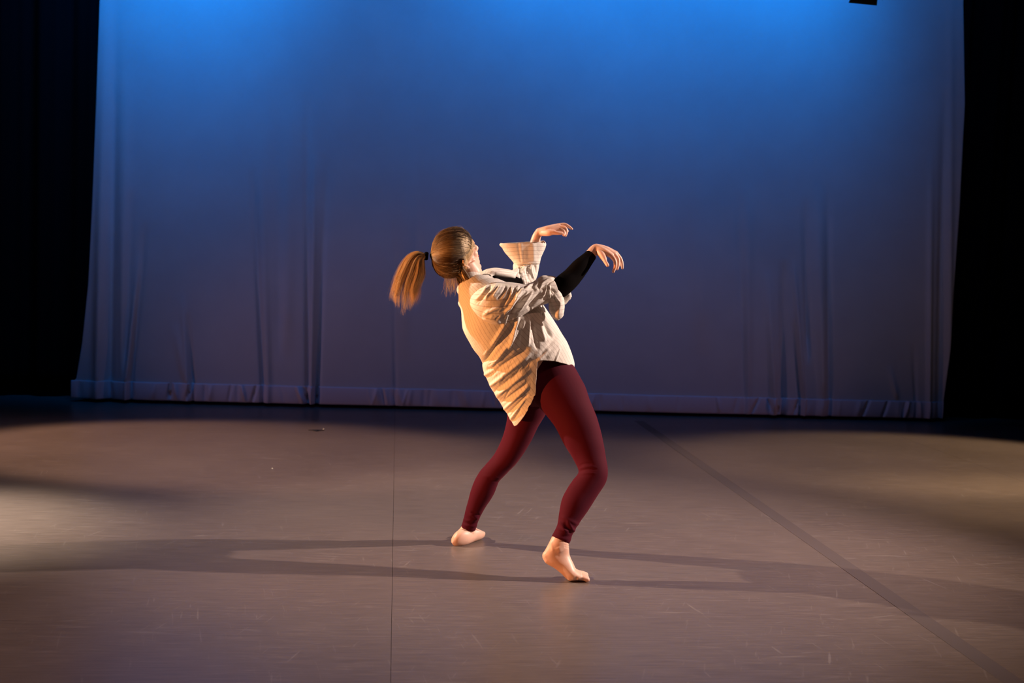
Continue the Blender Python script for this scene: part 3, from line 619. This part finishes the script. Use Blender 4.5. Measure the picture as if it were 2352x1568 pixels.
lfo = [(1195, 612, 1200, 640, 2.4, -.008, 3), (1204, 612, 1208, 648, 2.4, .008, 3), (1212, 610, 1218, 650, 2.4, -.008, 3), (1220, 608, 1226, 640, 2.4, .008, 3), (1188, 625, 1194, 648, 3, -.008, 3), (1196, 622, 1204, 655, 2.4, .008), (1214, 630, 1216, 656, 2.2, .006), (1228, 608, 1232, 628, 2.2, -.006), (1120, 624, 1180, 632, 3.5, .006), (1125, 634, 1185, 642, 3.5, -.007), (1150, 622, 1184, 626, 2.5, -.004), (1184, 606, 1236, 608, 2, -.006, 2)]
LSL = Loft(SLL, 140)
shell('sleeve', LSL, 160, 150, lfo, [(40, .0014, 6, (1, 1, 1))], .34, shirt, farf=.3)
LC = Loft([(1182, 606, 1239, 604, 5.45, .046), (1174, 595, 1241, 592, 5.45, .048), (1163, 582, 1246, 580, 5.45, .050), (1154, 569, 1252, 566, 5.45, .052), (1149, 562, 1252.5, 558, 5.45, .052), (1151, 559, 1248, 553, 5.45, .050)], 60, .85)
shell('cuff', LC, 60, 120, [(1195, 556, 1200, 600, 2, .003), (1190, 556, 1196, 600, 2, -.003), (1224, 556, 1226, 600, 5, .004), (1212, 566, 1214, 596, 3, -.002)], [(30, .0012, 8, (1, 1, 1))], .30, shirt, lambda ph: 59-7*np.clip(np.sin(ph), 0, 1), thick=.003, v90=True, farf=.3)
# dangling cuff of the near sleeve: a folded loop and the loose band behind it
LD = Loft([(1257, 672, 1284, 668, 4.985, .03), (1260, 682, 1291, 678, 4.98, .034), (1262, 694, 1295, 690, 4.98, .036), (1264, 708, 1295, 706, 4.98, .036), (1268, 720, 1293.5, 720, 4.98, .034), (1273, 729, 1288, 729.5, 4.98, .024), (1279, 733, 1282, 733, 4.98, .004)], 60, .95)
shell('cuff', LD, 70, 90, [(1262, 680, 1276, 708, 2.2, .006), (1268, 676, 1282, 704, 2.4, -.006), (1276, 705, 1278, 712, 3, .004), (1288, 690, 1280, 728, 4, .004), (1272, 676, 1286, 696, 2, .004)], [(45, .0016, 12, (1, 1, 1))], .22, shirt, thick=.002, v90=True)
LE = Loft([(1280, 672, 1292, 702, 5.035, .02), (1292, 670, 1299, 695, 5.035, .022), (1304, 668, 1308, 687, 5.035, .022), (1310, 672, 1312, 680, 5.035, .014)], 30)
shell('cuff', LE, 30, 50, [], [(40, .001, 13, (1, 1, 1))], .18, shirt, thick=.002)
# collar
LK = Loft([(1064, 664, 1109, 640, 5.11, .064), (1058, 656, 1107, 634, 5.11, .070), (1053, 658, 1112, 634, 5.11, .078), (1049, 668, 1124, 640, 5.105, .090), (1054, 679, 1138, 650, 5.10, .104)], 60)
shell('collar', LK, 60, 150, [(1105, 636, 1106, 654, 1.6, -.004), (1062, 668, 1090, 660, 2.5, .003), (1060, 674, 1100, 664, 2.5, -.003)], [(40, .0016, 14, (1, 1, 1))], .5, shirt, None, farf=0)
# ------------------------------------------------------------------ hair
bm_v = np.empty(len(body.data.vertices)*3, np.float32); body.data.vertices.foreach_get('co', bm_v)
bvh = BVHTree.FromPolygons([Vector(x) for x in bm_v.reshape(-1, 3)], [tuple(p.vertices) for p in body.data.polygons])
HC = hd(-.005, 0, .015)
def skull(dirv, off):
    d = Vector(dirv).normalized(); h = bvh.ray_cast(Vector(HC)+d*.3, -d, .3)
    return np.array(h[0] if h[0] is not None else Vector(HC)+d*.09)+np.array(d)*off
def strands(name, paths, r, tones, parent, mt=None, taper=.35):
    V = []; Fc = []; T = []; k0 = 0
    for pth, tn in zip(paths, tones):
        pth = np.asarray(pth); n_ = len(pth); t_ = np.gradient(pth, axis=0); t_ /= np.linalg.norm(t_, axis=1)[:, None]+1e-9
        a = np.cross(t_, [.3, .9, .2]); a /= np.linalg.norm(a, axis=1)[:, None]+1e-9; b_ = np.cross(t_, a)
        rad = r*np.linspace(1, taper, n_)
        for s_ in range(3):
            c, s2 = math.cos(2*PI*s_/3), math.sin(2*PI*s_/3); V.append(pth+(a*c+b_*s2)*rad[:, None])
        for i in range(n_-1):
            for s_ in range(3):
                e = (s_+1) % 3; Fc.append((k0+s_*n_+i, k0+s_*n_+i+1, k0+e*n_+i+1, k0+e*n_+i))
        T += list(np.tile(np.broadcast_to(tn, (n_,)), 3)); k0 += 3*n_
    o = meshobj(name, np.concatenate(V), Fc, mt or M_hair, parent)
    at_ = o.data.attributes.new('tone', 'FLOAT', 'POINT'); at_.data.foreach_set('value', np.asarray(T, np.float32)); return o
TIE = P(979, 588, 5.07)
tie_l = np.array([(TIE-HO)@HF, (TIE-HO)@HL, (TIE-HO)@HU])
def slerp(a, b_, t):
    a = a/np.linalg.norm(a); b_ = b_/np.linalg.norm(b_); o = math.acos(max(-1, min(1, float(a@b_)))); return (a*math.sin((1-t)*o)+b_*math.sin(t*o))/math.sin(o) if o > 1e-4 else a
def hdir(f_, l_, u_): return HF*f_+HL*l_+HU*u_
# hairline loop in head axes
HLINE = [(.086, 0, .060), (.080, .035, .052), (.064, .056, .030), (.034, .070, .012), (.002, .076, .012), (-.03, .078, .0), (-.045, .070, -.045), (-.055, .045, -.075), (-.06, 0, -.08)]
HLINE = HLINE+[(a, -b_, c) for a, b_, c in HLINE[-2:0:-1]]
# cap: skull-following closed surface under the strands
capd = []; nC = 96; nR = 26
tdir = TIE-HC
K = catmull(HLINE+[HLINE[0]], nC+1)[:-1]
capv = []; uvp = []
for j in range(nR):
    t_ = j/(nR-1)
    for i in range(nC):
        d0 = hdir(*K[i])-(HC-HO); dd = slerp(d0, tdir, t_)
        off = .004+.013*math.sin(PI*min(1, t_*1.1))**.8
        p_ = skull(dd, off)
        if t_ > .86:
            w_ = (t_-.86)/.14; p_ = p_*(1-w_)+(TIE+np.array([.006, 0, 0])+.012*(p_-TIE)/np.linalg.norm(p_-TIE))*w_
        capv.append(p_)
capv = np.array(capv).reshape(nR, nC, 3)
n_ = normals_grid(capv)
if np.mean(np.sum(n_*(capv-HC), -1)) < 0: n_ = -n_
ii = np.arange(nC)[None, :]; jj = np.arange(nR)[:, None]
hair = meshobj('hair', capv.reshape(-1, 3), gridfaces(nR, nC), M_hair, person)
at_ = hair.data.attributes.new('tone', 'FLOAT', 'POINT'); at_.data.foreach_set('value', np.full(nR*nC, .08, np.float32))
md = hair.modifiers.new('t', 'SOLIDIFY'); md.thickness = .004; md.offset = -1
paths = []; tones = []
for k in range(4200):
    i = random.random()*nC; i0 = int(i) % nC; i1 = (i0+1) % nC; fr = i-int(i); t0 = random.choice((0, random.random()*.55))
    n1 = 14; ts = np.linspace(t0, .99, n1)*(nR-1); j0 = np.minimum(ts.astype(int), nR-2); u = (ts-j0)[:, None]
    wv = .8*math.sin(k)*np.sin(ts/nR*PI)[:, None]
    g = lambda jx, ix: capv[jx, ix]
    p_ = (g(j0, i0)*(1-fr)+g(j0, i1)*fr)*(1-u)+(g(j0+1, i0)*(1-fr)+g(j0+1, i1)*fr)*u
    nn = n_[j0, i0]; p_ = p_+nn*(random.uniform(-.0006, .0026)+.0015*np.sin(ts*.9+k)[:, None]*random.random())
    paths.append(p_); tones.append(np.clip(random.gauss(.07, .08)+.07*math.sin(i*.35)+.55*(ts/nR)**2.6*(1-.95*math.exp(-((i-52)/13)**2)), 0, 1))  # highlight near the tie and shade at the nape are put into tone
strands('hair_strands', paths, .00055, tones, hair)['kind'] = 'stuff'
# flyaways above the crown and at the nape
paths = []; tones = []
for k in range(90):
    i = random.randrange(nC); t0 = random.random()*.5; j = int(t0*(nR-1)); p0 = capv[j, i]; nrm = n_[j, i]; j2 = min(nR-1, j+random.randint(4, 9)); p1 = capv[j2, i]
    h = random.uniform(.004, .016); paths.append(catmull([p0, (p0*.6+p1*.4)+nrm*h, (p0*.2+p1*.8)+nrm*h*1.1, p1+nrm*h*random.uniform(.2, 1.2)], 9)); tones.append(random.uniform(.4, 1))
for k in range(130):                    # nape wisps hanging
    x0 = random.uniform(1022, 1050); y0 = random.uniform(632, 646); Yk = random.uniform(5.05, 5.16); l = random.uniform(14, 42); dx = random.uniform(-12, 14)
    paths.append(catmull([P(x0, y0, Yk), P(x0+dx*.25+random.uniform(-2, 2), y0+l*.4, Yk), P(x0+dx*.7, y0+l*.75, Yk), P(x0+dx+random.uniform(-4, 4), y0+l, Yk)], 8)); tones.append(random.uniform(.4, 1))
strands('loose_wisps', paths, .00035, tones, hair, taper=.4)['kind'] = 'stuff'
# fringe and the locks falling over temple, cheek and ear
paths = []; tones = []
capbvh = BVHTree.FromPolygons([Vector(x) for x in capv.reshape(-1, 3)], gridfaces(nR, nC))
def onhead(px, py, off=.004):
    o_ = Vector(CAM); d = Vector(ray(px, py)).normalized(); best = None
    for bb in (bvh, capbvh):
        h = bb.ray_cast(o_, d, 9)
        if h[0] is not None and h[0].y > 4.95 and (best is None or h[3] < best[3]): best = h
    if best is None: return None
    return np.array(best[0]-d*off)
def lay(s0, c0_, e0, off0, off1, n1=12, n2=16):
    pts = []
    for t_ in np.linspace(0, 1, n1):
        q = (1-t_)**2*np.array(s0)+2*t_*(1-t_)*np.array(c0_)+t_**2*np.array(e0); h = onhead(q[0], q[1], off0+(off1-off0)*t_)
        if h is None: break
        if pts: h[1] = pts[-1][1]+np.clip(h[1]-pts[-1][1], -.012, .012)
        pts.append(h)
    pts = pts[:max(5, int(len(pts)*random.uniform(.72, 1.05)))]
    return catmull(pts, n2) if len(pts) > 3 else None
def addl(p_, tn):
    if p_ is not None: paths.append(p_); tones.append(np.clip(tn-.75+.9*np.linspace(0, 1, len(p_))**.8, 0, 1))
for k in range(2000):
    a = random.random(); j1, j2 = random.gauss(0, 1), random.gauss(0, 1.4)
    s0 = (1046+16*random.random()+j1, 531+16*random.random())
    e0 = (1092-2*a-20*a*a+j2, 556+56*a+random.gauss(0, 2.5)); c0_ = (1074-6*a+j1*2, 542+12*a+j2)
    addl(lay(s0, c0_, e0, .0012, .002+.002*random.random()), random.gauss(.72, .2))
for k in range(240):                    # lock before and over the ear down to the neck
    j1 = random.gauss(0, 2.2); s0 = (1062+j1, 552+10*random.random()); e0 = (1072+j1*1.6, random.uniform(596, 630)); addl(lay(s0, (1067+j1, 575), e0, .001, .004*random.random()+.001), random.gauss(.68, .2))
for k in range(120):
    j1 = random.gauss(0, 1.6); s0 = (1058+j1, 608+8*random.random()); e0 = (1072+j1*1.6, random.uniform(636, 652)); addl(lay(s0, (1060+j1, 632), e0, .003, .004), random.gauss(.8, .2))
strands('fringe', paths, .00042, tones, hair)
# hair tie
tv = []; c_ = TIE; axd = P(960, 586, 5.07)-P(985, 589, 5.07); axd /= np.linalg.norm(axd); a_ = np.cross(axd, [0, 1, 0]); a_ /= np.linalg.norm(a_); b2 = np.cross(axd, a_)
for i in range(24):
    for j in range(8):
        A_, B_ = 2*PI*i/24, 2*PI*j/8; rr_ = .0135+.005*math.cos(B_); tv.append(c_+(a_*math.cos(A_)+b2*math.sin(A_))*rr_+axd*.009*math.sin(B_))
tf_ = [(i*8+j, ((i+1) % 24)*8+j, ((i+1) % 24)*8+(j+1) % 8, i*8+(j+1) % 8) for i in range(24) for j in range(8)]
meshobj('hair_tie', tv, tf_, M_und, hair)
# ponytail
Lp = [(978, 583), (958, 578), (938, 588), (921, 614), (908, 648), (899, 682), (901, 712)]
Rp = [(979, 593), (974, 597), (974, 612), (974, 634), (964, 660), (968, 684), (958, 712)]
LpK = catmull(Lp, 40); RpK = catmull(Rp, 40)
paths = []; tones = []
clumps = [(random.uniform(0, 1), random.uniform(-1, 1), random.uniform(.72, 1.0), random.uniform(-1, 1), random.uniform(0, 6.28)) for _ in range(70)]
for k in range(2600):
    ca, cb, cl, cw, cp = random.choice(clumps); a = ca+random.gauss(0, .035); bb = cb+random.gauss(0, .1)
    tip_x = abs(ca-.5)*2; ln = cl*(1.06-.16*tip_x**2)*random.uniform(.82, 1.0)
    n1 = 18; ts = np.linspace(0, 39*min(1, ln*.97), n1); j0 = np.minimum(ts.astype(int), 38); u = (ts-j0)[:, None]
    l2 = LpK[j0]*(1-u)+LpK[j0+1]*u; r2 = RpK[j0]*(1-u)+RpK[j0+1]*u; tt = ts/39
    if ca > .42 and ca < .7: l2 = l2+np.stack([np.zeros(n1), 12*tt**3], 1); r2 = r2+np.stack([np.zeros(n1), 12*tt**3], 1)
    aa = (.5+(a-.5)*(1+.10*tt**3)+random.gauss(0, .035)*tt**2)[:, None]
    q = l2*(1-aa)+r2*aa+np.stack([cw*3.6*np.sin(tt*8+cp)*tt, np.zeros(n1)], 1)
    hw = .012+.036*np.sin(np.minimum(tt*1.15, 1)*PI)**.7*.8
    Yk = 5.07+bb*hw*math.sqrt(max(.05, 1-min(1, (2*a-1)**2)*.9))
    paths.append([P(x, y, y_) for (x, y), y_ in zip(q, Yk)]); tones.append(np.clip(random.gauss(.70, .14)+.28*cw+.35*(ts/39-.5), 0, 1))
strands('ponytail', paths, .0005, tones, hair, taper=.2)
